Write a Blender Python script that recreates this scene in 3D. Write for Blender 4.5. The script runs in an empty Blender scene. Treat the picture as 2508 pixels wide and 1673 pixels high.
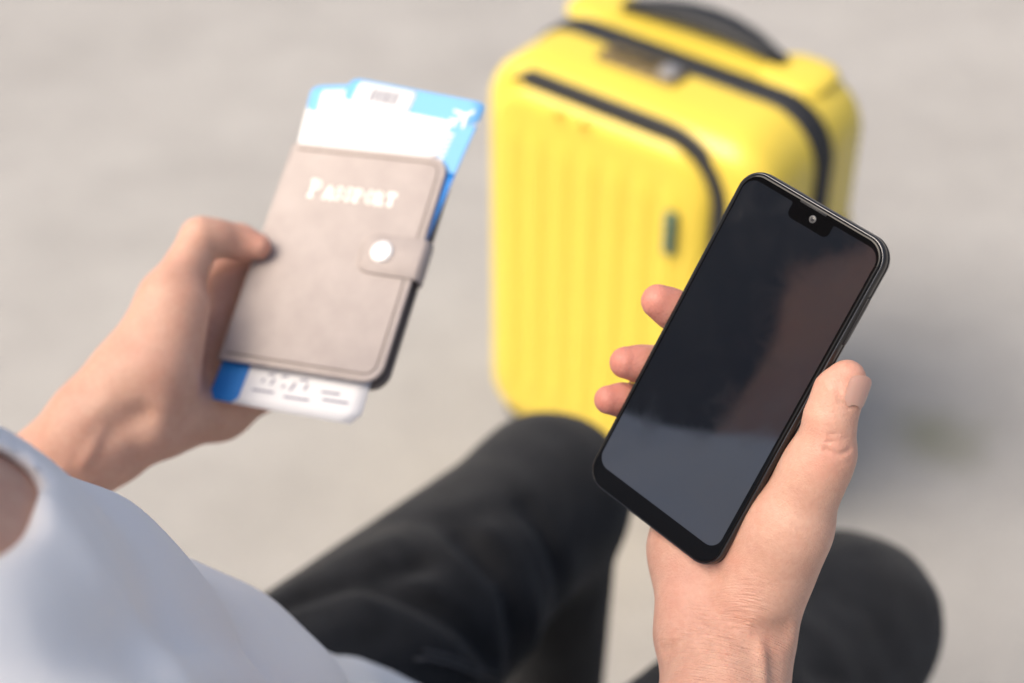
import bpy, math
import numpy as np
from mathutils import Matrix, Vector
R = math.radians
sc = bpy.context.scene
col = sc.collection

# ------------------------------------------------------------------ camera, sky, sun, exposure
CAM_H = 1.43
cam = bpy.data.cameras.new('camera'); cam_o = bpy.data.objects.new('camera', cam); col.objects.link(cam_o)
cam_o.location = (0, 0, CAM_H); cam_o.rotation_euler = (R(90 - 38.3), 0, 0)
cam.sensor_width = 36; cam.lens = 60; cam.clip_start = .02; cam.clip_end = 400
cam.dof.use_dof = True; cam.dof.focus_distance = .700; cam.dof.aperture_fstop = 5.0; cam.dof.aperture_blades = 9
sc.camera = cam_o
SUN_AZ = math.atan2(-.40, -.92); SUN_EL = R(50)          # direction towards the sun, behind the camera on the left
w = bpy.data.worlds.new('World'); sc.world = w; w.use_nodes = True
nt = w.node_tree; bg = nt.nodes['Background']
sky = nt.nodes.new('ShaderNodeTexSky'); sky.sky_type = 'NISHITA'; sky.sun_disc = False
sky.sun_elevation = SUN_EL; sky.sun_rotation = math.pi / 2 - SUN_AZ
sky.air_density = 1.0; sky.dust_density = 7.0; sky.ozone_density = .6
nt.links.new(sky.outputs[0], bg.inputs[0]); bg.inputs[1].default_value = .085
sun = bpy.data.lights.new('sun', 'SUN'); sun.energy = 1.5; sun.angle = R(48); sun.color = (1, .915, .80)
sun_o = bpy.data.objects.new('sun', sun); col.objects.link(sun_o)
sdir = Vector((math.cos(SUN_AZ) * math.cos(SUN_EL), math.sin(SUN_AZ) * math.cos(SUN_EL), math.sin(SUN_EL)))
sun_o.rotation_euler = sdir.to_track_quat('Z', 'Y').to_euler(); sun_o.location = (-3, -4, 5)
sc.view_settings.view_transform = 'Standard'; sc.view_settings.look = 'None'
sc.view_settings.exposure = 1.10; sc.view_settings.gamma = 1
sc.cycles.max_bounces = 8

# ------------------------------------------------------------------ materials
def mat(name, rgb, rough=.6, metal=0, spec=.5, **kw):
    m = bpy.data.materials.new(name); m.use_nodes = True
    b = m.node_tree.nodes['Principled BSDF']
    b.inputs['Base Color'].default_value = (*rgb, 1); b.inputs['Roughness'].default_value = rough
    b.inputs['Metallic'].default_value = metal; b.inputs['Specular IOR Level'].default_value = spec
    for k, v in kw.items(): b.inputs[k.replace('_', ' ')].default_value = v
    return m
def node(m, typ, **kw):
    n = m.node_tree.nodes.new(typ)
    for k, v in kw.items(): setattr(n, k, v)
    return n
def link(m, a, b): m.node_tree.links.new(a, b)
def noise(m, scale, detail=4, rough=.55, vec=None, dist=0):
    n = node(m, 'ShaderNodeTexNoise'); n.inputs['Scale'].default_value = scale
    n.inputs['Detail'].default_value = detail; n.inputs['Roughness'].default_value = rough; n.inputs['Distortion'].default_value = dist
    if vec is not None: link(m, vec, n.inputs['Vector'])
    return n
def coords(m, scale=None):
    t = node(m, 'ShaderNodeTexCoord')
    if scale is None: return t.outputs['Object']
    mp = node(m, 'ShaderNodeMapping'); mp.inputs['Scale'].default_value = scale
    link(m, t.outputs['Object'], mp.inputs[0]); return mp.outputs[0]
def ramp(m, fac, stops):
    r = node(m, 'ShaderNodeValToRGB'); e = r.color_ramp.elements
    while len(e) < len(stops): e.new(.5)
    for el, (p, c) in zip(e, stops): el.position = p; el.color = (*c, 1)
    link(m, fac, r.inputs[0]); return r.outputs[0]
def bump(m, h, dist, strength=1, nrm=None):
    b = node(m, 'ShaderNodeBump'); b.inputs['Distance'].default_value = dist; b.inputs['Strength'].default_value = strength
    link(m, h, b.inputs['Height'])
    if nrm is not None: link(m, nrm, b.inputs['Normal'])
    return b.outputs[0]
def pbsdf(m): return m.node_tree.nodes['Principled BSDF']
def mix(m, fac, a, b, blend='MIX'):
    n = node(m, 'ShaderNodeMix', data_type='RGBA', blend_type=blend)
    if isinstance(fac, float): n.inputs[0].default_value = fac
    else: link(m, fac, n.inputs[0])
    for i, v in ((6, a), (7, b)):
        if isinstance(v, tuple): n.inputs[i].default_value = (*v, 1)
        else: link(m, v, n.inputs[i])
    return n.outputs[2]

def noisy(name, c1, c2, scale, rough, bscale=None, bdist=0, vecscale=None, **kw):
    m = mat(name, c1, rough, **kw); v = coords(m, vecscale)
    n = noise(m, scale, 5, .6, v); link(m, ramp(m, n.outputs[0], [(.3, c1), (.7, c2)]), pbsdf(m).inputs['Base Color'])
    if bscale: link(m, bump(m, noise(m, bscale, 3, .6, v).outputs[0], bdist), pbsdf(m).inputs['Normal'])
    return m

M = {}
# pavement: pale warm grey concrete with soft patches and one mossy stain
m = M['pavement'] = mat('pale_concrete', (.42, .40, .37), .85, spec=.3)
v = coords(m); n1 = noise(m, 1.6, 5, .55, v, .4); n2 = noise(m, 7, 4, .6, v); n3 = noise(m, 160, 3, .6, v)
c = ramp(m, n1.outputs[0], [(.34, (.255, .246, .230)), (.5, (.325, .316, .298)), (.66, (.385, .374, .352))])
nS = noise(m, 2.2, 4, .6, coords(m, (.55, 2.6, 1)), .6)
c = mix(m, .22, c, ramp(m, nS.outputs[0], [(.36, (0.259, 0.252, 0.245)), (.64, (0.408, 0.398, 0.387))]))
c = mix(m, .5, c, ramp(m, n2.outputs[0], [(.35, (0.293, 0.286, 0.277)), (.65, (0.374, 0.365, 0.355))]))
c = mix(m, .25, c, ramp(m, n3.outputs[0], [(.35, (0.225, 0.219, 0.213)), (.65, (0.408, 0.398, 0.387))]))
mp = node(m, 'ShaderNodeMapping'); mp.inputs['Location'].default_value = (-.545, -1.62, 0); link(m, v, mp.inputs[0])
va = node(m, 'ShaderNodeVectorMath', operation='ADD')
nw = noise(m, 9, 4, .6, v); link(m, mp.outputs[0], va.inputs[0])
vs = node(m, 'ShaderNodeVectorMath', operation='MULTIPLY_ADD'); link(m, nw.outputs['Color'], vs.inputs[0])
vs.inputs[1].default_value = (.14, .14, 0); vs.inputs[2].default_value = (-.07, -.07, 0); link(m, vs.outputs[0], va.inputs[1])
ln = node(m, 'ShaderNodeVectorMath', operation='LENGTH'); link(m, va.outputs[0], ln.inputs[0])
c = mix(m, ramp(m, ln.outputs['Value'], [(0, (.8, .8, .8)), (.085, (0, 0, 0))]), c, (.20, .20, .145))
link(m, c, pbsdf(m).inputs['Base Color']); link(m, bump(m, n3.outputs[0], .002), pbsdf(m).inputs['Normal'])

M['bench_stone'] = noisy('bench_concrete', (.30, .295, .28), (.36, .35, .335), 14, .85, 200, .001)
M['yellow'] = noisy('yellow_polycarbonate', (.70, .535, .072), (.67, .51, .066), 6, .27, 260, .0004, spec=.5)
M['black_zip'] = noisy('black_zip_tape', (.012, .013, .016), (.02, .021, .024), 90, .7, 500, .0006)
M['black_plastic'] = noisy('black_plastic', (.010, .011, .014), (.016, .018, .022), 30, .5, 400, .0002, spec=.3)
M['lock'] = noisy('bronze_lock_plate', (.12, .085, .03), (.17, .12, .04), 60, .4, spec=.5)
M['grey'] = noisy('grey_plastic', (.18, .18, .19), (.24, .24, .25), 50, .4)
M['badge'] = noisy('green_badge', (.03, .09, .06), (.04, .11, .075), 60, .4)
M['badge_letter'] = mat('silver_print', (.30, .33, .34), .4)

# phone
M['phone_frame'] = noisy('dark_phone_metal', (.016, .0155, .016), (.022, .021, .022), 40, .28, metal=0, spec=.35)
M['phone_glass'] = mat('black_glass', (.003, .003, .0035), .03, spec=.22)
M['phone_display'] = mat('switched_off_display', (.004, .0045, .006), .05, spec=1.0)
pbsdf(M['phone_display']).inputs['IOR'].default_value = 2.0
m = M['phone_display']; v = coords(m); n = noise(m, 60, 4, .6, v, .5); link(m, ramp(m, n.outputs[0], [(.4, (.04, .04, .04)), (.75, (.13, .13, .13))]), pbsdf(m).inputs['Roughness'])
vo = node(m, 'ShaderNodeTexVoronoi'); vo.inputs['Scale'].default_value = 170; link(m, v, vo.inputs['Vector'])
link(m, ramp(m, vo.outputs['Distance'], [(0, (.10, .10, .11)), (.030, (.0075, .010, .0155))]), pbsdf(m).inputs['Base Color'])
M['lens_ring'] = mat('lens_ring', (.07, .07, .072), .35)
M['lens_glass'] = mat('lens_glass', (.03, .03, .035), .1)
M['grille'] = noisy('speaker_mesh', (.01, .01, .011), (.03, .03, .032), 2000, .6)
M['chrome_line'] = mat('frame_chamfer', (.10, .10, .105), .16, metal=1)
for k in ('phone_glass',):
    m = M[k]; n = noise(m, 900, 2, .5, coords(m)); link(m, ramp(m, n.outputs[0], [(.60, (.03, .03, .03)), (.8, (.12, .12, .12))]), pbsdf(m).inputs['Roughness'])

# passport cover and passes
m = M['leather'] = noisy('taupe_leather', (.385, .333, .312), (.445, .388, .364), 60, .55, 1400, .00025, spec=.35)
M['leather_edge'] = noisy('leather_cut_edge', (.10, .085, .075), (.13, .11, .10), 300, .6)
M['leather_crease'] = noisy('pressed_leather_line', (.20, .17, .155), (.24, .205, .19), 200, .6)
M['stitch'] = mat('stitch_thread', (.50, .44, .39), .7)
M['gold'] = mat('gold_foil_sky_sheen', (1, .96, .89), .45, spec=.9)  # near-white: the foil's reflection of the sky is put into the colour
M['snap'] = mat('snap_metal', (.95, .94, .92), .35, metal=.3)
M['paper'] = noisy('ticket_paper', (.74, .74, .75), (.70, .70, .72), 40, .55)
M['pass_light'] = noisy('light_blue_print', (.16, .42, .76), (.15, .40, .74), 30, .5)
M['pass_blue'] = noisy('blue_print', (.010, .20, .62), (.012, .23, .66), 30, .5)
M['print_dark'] = mat('grey_print', (.05, .045, .09), .6)
M['print_soft'] = mat('faded_print', (.22, .22, .30), .6)
M['passport_page'] = noisy('passport_pages', (.10, .03, .03), (.13, .04, .04), 400, .7)

# skin
m = M['skin'] = mat('skin', (.60, .37, .28), .46, spec=.4)
b = pbsdf(m); b.inputs['Subsurface Weight'].default_value = .25; b.inputs['Subsurface Radius'].default_value = (1, .32, .16); b.inputs['Subsurface Scale'].default_value = .0045
v = coords(m); at = node(m, 'ShaderNodeAttribute'); at.attribute_name = 'flush'
n1 = noise(m, 70, 4, .6, v); n2 = noise(m, 420, 3, .6, v)
c = ramp(m, n1.outputs[0], [(.3, (.56, .315, .232)), (.7, (.63, .385, .29))])
c = mix(m, .18, c, ramp(m, n2.outputs[0], [(.35, (.40, .19, .12)), (.65, (.60, .37, .27))]))
nb = noise(m, 34, 3, .5, v, .3); c = mix(m, ramp(m, nb.outputs[0], [(.45, (0, 0, 0)), (.75, (.34, .34, .34))]), c, (.56, .235, .17))
c = mix(m, at.outputs['Fac'], c, (.60, .185, .145))
link(m, c, b.inputs['Base Color'])
vo = node(m, 'ShaderNodeTexVoronoi'); vo.feature = 'DISTANCE_TO_EDGE'; vo.inputs['Scale'].default_value = 780; link(m, v, vo.inputs['Vector'])
n4 = noise(m, 900, 3, .6, v)
bb = bump(m, n4.outputs[0], .00018); bb = bump(m, vo.outputs['Distance'], .0004, .5, bb)
a2 = node(m, 'ShaderNodeAttribute'); a2.attribute_name = 'along'; a3 = node(m, 'ShaderNodeAttribute'); a3.attribute_name = 'wrinkle'
cx_ = node(m, 'ShaderNodeCombineXYZ'); sep = node(m, 'ShaderNodeSeparateXYZ'); link(m, v, sep.inputs[0])
ma = node(m, 'ShaderNodeMath', operation='MULTIPLY'); ma.inputs[1].default_value = 9.0; link(m, a2.outputs['Fac'], ma.inputs[0])
link(m, sep.outputs['X'], cx_.inputs[0]); link(m, ma.outputs[0], cx_.inputs[1])
nwr = noise(m, 105, 3, .55, cx_.outputs[0]); mw = node(m, 'ShaderNodeMath', operation='MULTIPLY'); link(m, nwr.outputs[0], mw.inputs[0]); link(m, a3.outputs['Fac'], mw.inputs[1])
bb = bump(m, mw.outputs[0], .0010, .55, bb)
a2 = node(m, 'ShaderNodeAttribute'); a2.attribute_name = 'along'; a3 = node(m, 'ShaderNodeAttribute'); a3.attribute_name = 'wrinkle'
cx_ = node(m, 'ShaderNodeCombineXYZ'); sep = node(m, 'ShaderNodeSeparateXYZ'); link(m, v, sep.inputs[0])
ma = node(m, 'ShaderNodeMath', operation='MULTIPLY'); ma.inputs[1].default_value = 9.0; link(m, a2.outputs['Fac'], ma.inputs[0])
link(m, sep.outputs['X'], cx_.inputs[0]); link(m, ma.outputs[0], cx_.inputs[1])
nwr = noise(m, 105, 3, .55, cx_.outputs[0]); mw = node(m, 'ShaderNodeMath', operation='MULTIPLY'); link(m, nwr.outputs[0], mw.inputs[0]); link(m, a3.outputs['Fac'], mw.inputs[1])
bb = bump(m, mw.outputs[0], .0010, .55, bb)
link(m, bb, b.inputs['Normal'])
M['nail'] = mat('fingernail', (.53, .32, .26), .18, spec=.5); pbsdf(M['nail']).inputs['Subsurface Weight'].default_value = .25; pbsdf(M['nail']).inputs['Subsurface Scale'].default_value = .002
M['shirt'] = noisy('white_cotton', (.90, .90, .91), (.92, .92, .92), 20, .85, 1500, .0004, spec=.2)
m = M['denim'] = noisy('black_denim', (.011, .0115, .0135), (.020, .021, .024), 45, .85, 1800, .0006, spec=.2)
pbsdf(m).inputs['Sheen Weight'].default_value = .12; pbsdf(m).inputs['Sheen Roughness'].default_value = .4
M['denim_thread'] = mat('denim_thread', (.07, .07, .075), .8)
M['added_hair'] = noisy('added_dark_hair', (.015, .011, .009), (.03, .022, .017), 120, .5, 700, .001)
M['shoe'] = noisy('white_sneaker', (.6, .6, .6), (.66, .66, .66), 40, .6)
M['eye'] = mat('eye', (.7, .68, .66), .2)

# ------------------------------------------------------------------ mesh helpers
def obj(name, verts, faces, material, parent=None, smooth=True, mats=None, fmat=None):
    me = bpy.data.meshes.new(name); me.from_pydata([tuple(map(float, p)) for p in verts], [], faces)
    for mm in ([material] if mats is None else mats): me.materials.append(mm)
    if fmat is not None: me.polygons.foreach_set('material_index', np.asarray(fmat, dtype=np.int32))
    if smooth: me.polygons.foreach_set('use_smooth', np.ones(len(me.polygons), dtype=bool))
    o = bpy.data.objects.new(name, me); col.objects.link(o)
    if parent is not None: o.parent = parent
    return o
def thing(name, label, cat, matrix=None, group=None):
    o = bpy.data.objects.new(name, None); col.objects.link(o); o.empty_display_size = .05
    if matrix is not None: o.matrix_world = matrix
    o['label'] = label; o['category'] = cat
    if group: o['group'] = group
    return o
class MB:
    def __init__(s): s.v = []; s.f = []
    def add(s, v, f):
        k = len(s.v); s.v += [tuple(p) for p in v]; s.f += [tuple(i + k for i in q) for q in f]; return s
    def box(s, c, d, ax=None):
        ax = ax or ((1, 0, 0), (0, 1, 0), (0, 0, 1)); c = np.array(c); A = np.array(ax)
        v = [c + A.T @ (np.array((x, y, z)) * np.array(d) / 2) for x in (-1, 1) for y in (-1, 1) for z in (-1, 1)]
        return s.add(v, [(0, 1, 3, 2), (4, 6, 7, 5), (0, 4, 5, 1), (2, 3, 7, 6), (0, 2, 6, 4), (1, 5, 7, 3)])
    def loft(s, loops, cap=(True, True), close=True):
        n = len(loops[0]); k = len(s.v)
        for l in loops: s.v += [tuple(p) for p in l]
        for i in range(len(loops) - 1):
            for j in range(n if close else n - 1):
                a = k + i * n + j; b_ = k + i * n + (j + 1) % n
                s.f.append((a, b_, b_ + n, a + n))
        if cap[0]: s.f.append(tuple(k + j for j in reversed(range(n))))
        if cap[1]: s.f.append(tuple(k + (len(loops) - 1) * n + j for j in range(n)))
        return s
    def tube(s, path, r, n=10, flat=None):
        P = [np.array(p, float) for p in path]; rr = r if hasattr(r, '__len__') else [r] * len(P)
        loops = []; ref = np.array(flat if flat is not None else (0, 0, 1), float)
        for i, p in enumerate(P):
            t = P[min(i + 1, len(P) - 1)] - P[max(i - 1, 0)]; t /= np.linalg.norm(t)
            u = np.cross(t, ref)
            if np.linalg.norm(u) < 1e-4: u = np.cross(t, (1, 0, 0.01))
            u /= np.linalg.norm(u); v_ = np.cross(u, t)
            ra, rb = rr[i] if hasattr(rr[i], '__len__') else (rr[i], rr[i])
            loops.append([p + u * ra * math.cos(a) + v_ * rb * math.sin(a) for a in np.linspace(0, 2 * math.pi, n, endpoint=False)])
        return s.loft(loops)
    def build(s, name, material, parent=None, smooth=True): return obj(name, s.v, s.f, material, parent, smooth)
def rrect(w_, h_, r, n=8):
    r4 = r if hasattr(r, '__len__') else (r,) * 4      # corner radii: +x+y, -x+y, -x-y, +x-y
    pts = []
    for q, (sx, sy) in enumerate(((1, 1), (-1, 1), (-1, -1), (1, -1))):
        rr = r4[q]; cx, cy = sx * (w_ / 2 - rr), sy * (h_ / 2 - rr)
        for i in range(n + 1):
            a = math.pi / 2 * (q + i / n); pts.append((cx + rr * math.cos(a), cy + rr * math.sin(a)))
    return pts
def frame_matrix(fr):
    t, X, Y, N = [Vector(a) for a in fr]
    m_ = Matrix(((X.x, Y.x, N.x, t.x), (X.y, Y.y, N.y, t.y), (X.z, Y.z, N.z, t.z), (0, 0, 0, 1))); return m_
def ribbon(mb, pts, wd, z, th=.00015):
    """a flat printed stroke of the given width lying at height z"""
    P = [np.array(p, float) for p in pts]
    for a, b_ in zip(P[:-1], P[1:]):
        d = b_ - a; L = np.linalg.norm(d)
        if L < 1e-7: continue
        d = d / L
        mb.box(((a + b_) / 2)[0:2].tolist() + [z + th / 2], (L + wd * .6, wd, th), ((d[0], d[1], 0), (-d[1], d[0], 0), (0, 0, 1)))
def arc(cx, cy, rx, ry, a0, a1, n=8): return [(cx + rx * math.cos(R(a)), cy + ry * math.sin(R(a))) for a in np.linspace(a0, a1, n)]

# ------------------------------------------------------------------ ground
mb = MB(); mb.add([(-60, -60, 0), (60, -60, 0), (60, 60, 0), (-60, 60, 0)], [(0, 1, 2, 3)])
g = mb.build('pavement', M['pavement'], smooth=False); g['kind'] = 'structure'; g['label'] = 'pale grey concrete pavement'

# ------------------------------------------------------------------ suitcase (local x along its front, y into its depth, z up)
SC_P = 38.2
mtx = Matrix.Translation((-.0385, 1.618, 0)) @ Matrix.Rotation(R(-SC_P), 4, 'Z')
S = thing('suitcase', 'yellow ribbed hard-shell cabin suitcase with black zips standing on the pavement', 'suitcase', mtx)
SW, SD, Z0, Z1, CR = .366, .222, .045, .548, .062
def sloop(y, inset, n=10, w_=SW, z0=Z0, z1=Z1, r=CR, cx=None):
    pts = rrect(w_ - 2 * inset, z1 - z0 - 2 * inset, max(r - inset, .008), n)
    cx = SW / 2 if cx is None else cx
    return [(cx + x, y, (z0 + z1) / 2 + z) for x, z in pts]
def rounding(r, n=7): return [(r * (1 - math.cos(a)), r * (1 - math.sin(a))) for a in np.linspace(0, math.pi / 2, n)]   # (inset along depth.., inset)
YS = .112                                          # plane of the main zip
rf = .036
loops = [sloop(YS - .006, 0)] + [sloop(y, .0) for y in (.085, .06)] 
for t in np.linspace(0, math.pi / 2, 9)[1:]:
    loops.append(sloop(rf * (1 - math.sin(t)) + .002, rf * (1 - math.cos(t)) * .85))
loops = [[p for p in l] for l in loops]
mb = MB().loft(loops, (False, True)); mb.build('front_shell', M['yellow'], S)
rb = .042
loops = [sloop(YS + .006, 0), sloop(.15, 0)]
for t in np.linspace(0, math.pi / 2, 9)[1:]:
    loops.append(sloop(SD - rb * (1 - math.sin(t)), rb * (1 - math.cos(t))))
back = MB().loft(loops, (False, True)); back.f = [tuple(reversed(f)) for f in back.f]
bs = back.build('back_shell', M['yellow'], S)
# yellow bosses on the back shell's top that carry the handle
for x, bw in ((.046, .075), (.296, .078)):
    l = []
    for t in np.linspace(0, 1, 6):
        hgt = .010 * math.sin(t * math.pi / 2); sz = math.cos(t * math.pi / 2) ** .5
        l.append([(x + px * (.4 + .6 * sz), .170 + py * (.35 + .65 * sz), Z1 - .006 + hgt) for px, py in rrect(bw, .082, .030, 5)])
    MB().loft(l, (True, True)).build('handle_boss', M['yellow'], S)
# main zip: a black band with a raised double row of teeth
l = [sloop(YS - .0175, -.0004), sloop(YS - .016, -.0028), sloop(YS - .002, -.0034), sloop(YS, -.0020), sloop(YS + .002, -.0034), sloop(YS + .016, -.0028), sloop(YS + .0175, -.0004)]
MB().loft(l, (False, False)).build('main_zip', M['black_zip'], S)
# front pocket panel: ribbed plate standing proud of the front shell
PW0, PW1, PZ0, PZ1, PR = .020, .305, .075, .528, .062
def half(z):
    for zc, s_ in ((PZ1 - PR, 1), (PZ0 + PR, -1)):
        if (z - zc) * s_ > 0: return math.sqrt(max(PR ** 2 - (z - zc) ** 2, 0)) - PR
    return 0.
nz, nx = 60, 120; vv = []; ff = []
zs = [PZ0 + (PZ1 - PZ0) * (.5 - .5 * math.cos(math.pi * i / nz)) for i in range(nz + 1)]
for z in zs:
    ins = half(z)
    xl, xr = PW0 - ins, PW1 + ins
    for j in range(nx + 1):
        u = .5 - .5 * math.cos(math.pi * j / nx); x = xl + (xr - xl) * u
        e = min(x - xl, xr - x, z - PZ0, PZ1 - z)
        de = min(1, max(0, e) / .024); pr = .013 * math.sqrt(1 - (1 - de) ** 2)
        rib = .5 + .5 * math.cos((x - PW0) / .0345 * 2 * math.pi)
        fade = min(1, max(0, (PZ1 - z - .035) / .03)) * min(1, max(0, (z - PZ0 - .035) / .03)) * min(1, max(0, (min(x - PW0, PW1 - x) - .012) / .02))
        pr += .0027 * fade * (rib ** .6)
        vv.append((x, .004 - pr, z))
for i in range(nz):
    for j in range(nx):
        a = i * (nx + 1) + j; ff.append((a, a + 1, a + nx + 2, a + nx + 1))
obj('pocket_panel', vv, ff, M['yellow'], S)
# pocket zip: along the top and down the right of the panel
path = [(PW0 + .022, PZ1 - .004), (PW0 + .036, PZ1 + .004), (PW0 + .052, PZ1 + .006)] + [(x, PZ1 + .006) for x in np.linspace(PW0 + .07, PW1 - PR, 8)]
path += arc(PW1 - PR, PZ1 - PR, PR + .006, PR + .006, 85, 5, 9) + [(PW1 + .006, z) for z in np.linspace(PZ1 - PR - .01, PZ0 + .05, 10)]
rr = [(.002, .001), (.004, .003)] + [(.0145, .0058)] * (len(path) - 2)
MB().tube([(x, .0050, z) for x, z in path], rr, 10, flat=(0, 1, 0)).build('pocket_zip', M['black_zip'], S)
for x in (.118, .150):
    z = PZ1 - .004
    pl = MB(); l = [[(x + px * s_, -.012 + yy, z - .004 + pz) for px, pz in rrect(.006, .010, .0025, 4)] for s_, yy in ((.8, .0), (1, -.0015), (1, -.004), (.8, -.0055))]
    pl.loft(l); o = pl.build('zip_pull', M['yellow'], S)
# combination lock beside the main zip on the top
lx, ly, lz = .160, .078, Z1
l = [[(lx + px * s_, ly + py * s_, lz + zz) for px, py in rrect(.100, .034, .006, 4)] for s_, zz in ((1.02, -.004), (1.0, .004), (.94, .0055))]
lk = MB().loft(l).build('lock', M['lock'], S)
for i in range(3):
    MB().tube([(lx - .03 + i * .018, ly - .001, lz + .004), (lx - .03 + i * .018 + .008, ly - .001, lz + .004)], .0055, 14).build('number_dial', M['black_plastic'], lk)
l = [[(lx + .036 + px * s_, ly + py * s_, lz + zz) for px, py in rrect(.022, .022, .006, 4)] for s_, zz in ((1, .004), (1, .009), (.8, .0105))]
MB().loft(l).build('lock_button', M['grey'], lk)
# top handle
hp = [(.072, .172, Z1 + 0.0055), (.092, .175, Z1 + 0.0093), (.120, .178, Z1 + 0.0138), (.150, .181, Z1 + 0.0164), (.176, .182, Z1 + 0.0168), (.202, .181, Z1 + 0.0164), (.230, .178, Z1 + 0.0138), (.256, .174, Z1 + 0.0085), (.278, .171, Z1 + 0.0040)]
MB().tube(hp, [(.008, .006), (.012, .008), (.016, .010), (.019, .011), (.020, .0115), (.019, .011), (.016, .010), (.012, .008), (.008, .006)], 14, flat=(0, 0, 1)).build('top_handle', M['black_plastic'], S)
# badge on the panel's right
bx, bz = .266, .432
bdg = MB().loft([[(bx + px * s_, yy, bz + pz * s_) for px, pz in rrect(.013, .052, .004, 4)] for s_, yy in ((1, -.010), (1, -.0165), (.9, -.0175))])
bdg = bdg.build('badge', M['badge'], S)
for i in range(4):
    MB().box((bx, -.0178, bz - .017 + i * .0115), (.006, .0008, .0028)).build('badge_letter', M['badge_letter'], bdg)
# side grips and vertical grooves on the right side of the back shell
for z in (.20, .26, .32, .38):
    MB().box((SW + .0006, .168, z), (.0025, .05, .012)).build('side_rib', M['yellow'], S)
# wheels
for x in (.045, .31):
    for y in (.045, .175):
        h_ = MB().loft([[(x + px * s_, y + py * s_, zz) for px, py in rrect(.06, .05, .018, 4)] for s_, zz in ((1.0, .062), (1.0, .04), (.7, .030))]).build('wheel_housing', M['black_plastic'], S)
        MB().tube([(x - .011, y, .0235), (x - .009, y, .0235), (x + .009, y, .0235), (x + .011, y, .0235)], [.019, .0235, .0235, .019], 20).build('wheel', M['black_plastic'], h_)

# ------------------------------------------------------------------ smartphone (local x to its right edge, y to its top, z out of the screen)
PH = ((0.09050, 0.55103, 0.98055), (0.67927, -0.73189, -0.05411), (0.43609, 0.34323, 0.83188), (-0.59027, -0.58866, 0.55232))
T = thing('smartphone', 'black smartphone with its screen off held upright in the right hand', 'phone', frame_matrix(PH) @ Matrix.Scale(1.05, 4))
PWm, PLm, PTm, PRm = .0718, .1475, .0082, .0098
def ploop(z, inset, n=14): return [(x, y, z) for x, y in rrect(PWm - 2 * inset, PLm - 2 * inset, PRm - inset, n)]
prof = [(-PTm, .0026), (-PTm + .0003, .0014), (-PTm + .0012, .0004), (-PTm + .0026, 0), (-PTm + .0034, 0), (-PTm + .0036, .00035), (-PTm + .0039, .00035), (-PTm + .0041, 0), (-.0024, 0), (-.0014, .0002), (-.0010, .0006)]
body = MB().loft([ploop(z, i) for z, i in prof], (True, False)); body.build('phone_body', M['phone_frame'], T)
MB().loft([ploop(-.0012, .00035), ploop(-.00085, .00042), ploop(-.0008, .0008)], (False, False)).build('chamfer_ring', M['chrome_line'], T)
gl = MB().loft([ploop(-.0011, .0009), ploop(-.0004, .0010), ploop(-.00015, .0013), ploop(-.00003, .0017), ploop(0, .0023)], (False, True)); glass = gl.build('front_glass', M['phone_glass'], T)
# display sheet with a notch at the top middle
dx0, dx1, dy0, dy1, dr = -.0330, .0330, -.0645, .0695, .0056
pts = []
def qarc(cx, cy, r, a0, a1, n=8): return [(cx + r * math.cos(R(a)), cy + r * math.sin(R(a))) for a in np.linspace(a0, a1, n)]
pts += qarc(dx1 - dr, dy1 - dr, dr, 0, 90)
nl, nr, nd, nrad = -.0100, .0102, .0060, .0026
pts += qarc(nr + .0008, dy1 - .0008, .0008, 90, 180, 4)
pts += qarc(nr - nrad, dy1 - nd + nrad, nrad, 0, -90) + qarc(nl + nrad, dy1 - nd + nrad, nrad, -90, -180)
pts += qarc(nl - .0008, dy1 - .0008, .0008, 0, 90, 4)
pts += qarc(dx0 + dr, dy1 - dr, dr, 90, 180) + qarc(dx0 + dr, dy0 + dr, dr, 180, 270) + qarc(dx1 - dr, dy0 + dr, dr, 270, 360)
MB().loft([[(x, y, -.0001) for x, y in pts], [(x, y, .00006) for x, y in pts]], (False, True)).build('display', M['phone_display'], T, smooth=False)
cl = MB().loft([[(.0010 + r_ * math.cos(a), dy1 - .0020 + r_ * math.sin(a), z) for a in np.linspace(0, 2 * math.pi, 24, endpoint=False)] for r_, z in ((.0016, .0), (.0016, .00012), (.0009, .00014))], (False, False))
cl = cl.build('camera_ring', M['lens_ring'], T)
MB().loft([[(.0010 + r_ * math.cos(a), dy1 - .0020 + r_ * math.sin(a), z) for a in np.linspace(0, 2 * math.pi, 16, endpoint=False)] for r_, z in ((.0009, .00004), (.0007, .00012))]).build('camera_lens', M['lens_glass'], cl)
MB().loft([[(x - .001, y + PLm / 2 - .0024, z) for x, y in rrect(.013 * s_, .0009 * s_, .0004, 4)] for s_, z in ((1, -.0001), (1, .0001))]).build('earpiece', M['grille'], T)
for y, L in ((.018, .0105), (.042, .021)):
    MB().loft([[(PWm / 2 + xx, y + a, -.0040 + b_) for a, b_ in rrect(L * s_, .0021 * s_, .0009, 4)] for s_, xx in ((1, -.0004), (1, .00045), (.9, .0006))]).build('side_button', M['phone_frame'], T)
l = [[(-.018 + x * s_, .050 + y * s_, z) for x, y in rrect(.012, .030, .0055, 6)] for s_, z in ((1, -PTm + .0002), (1, -PTm - .001), (.9, -PTm - .0013))]
MB().loft(l).build('rear_camera', M['phone_frame'], T)

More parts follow.
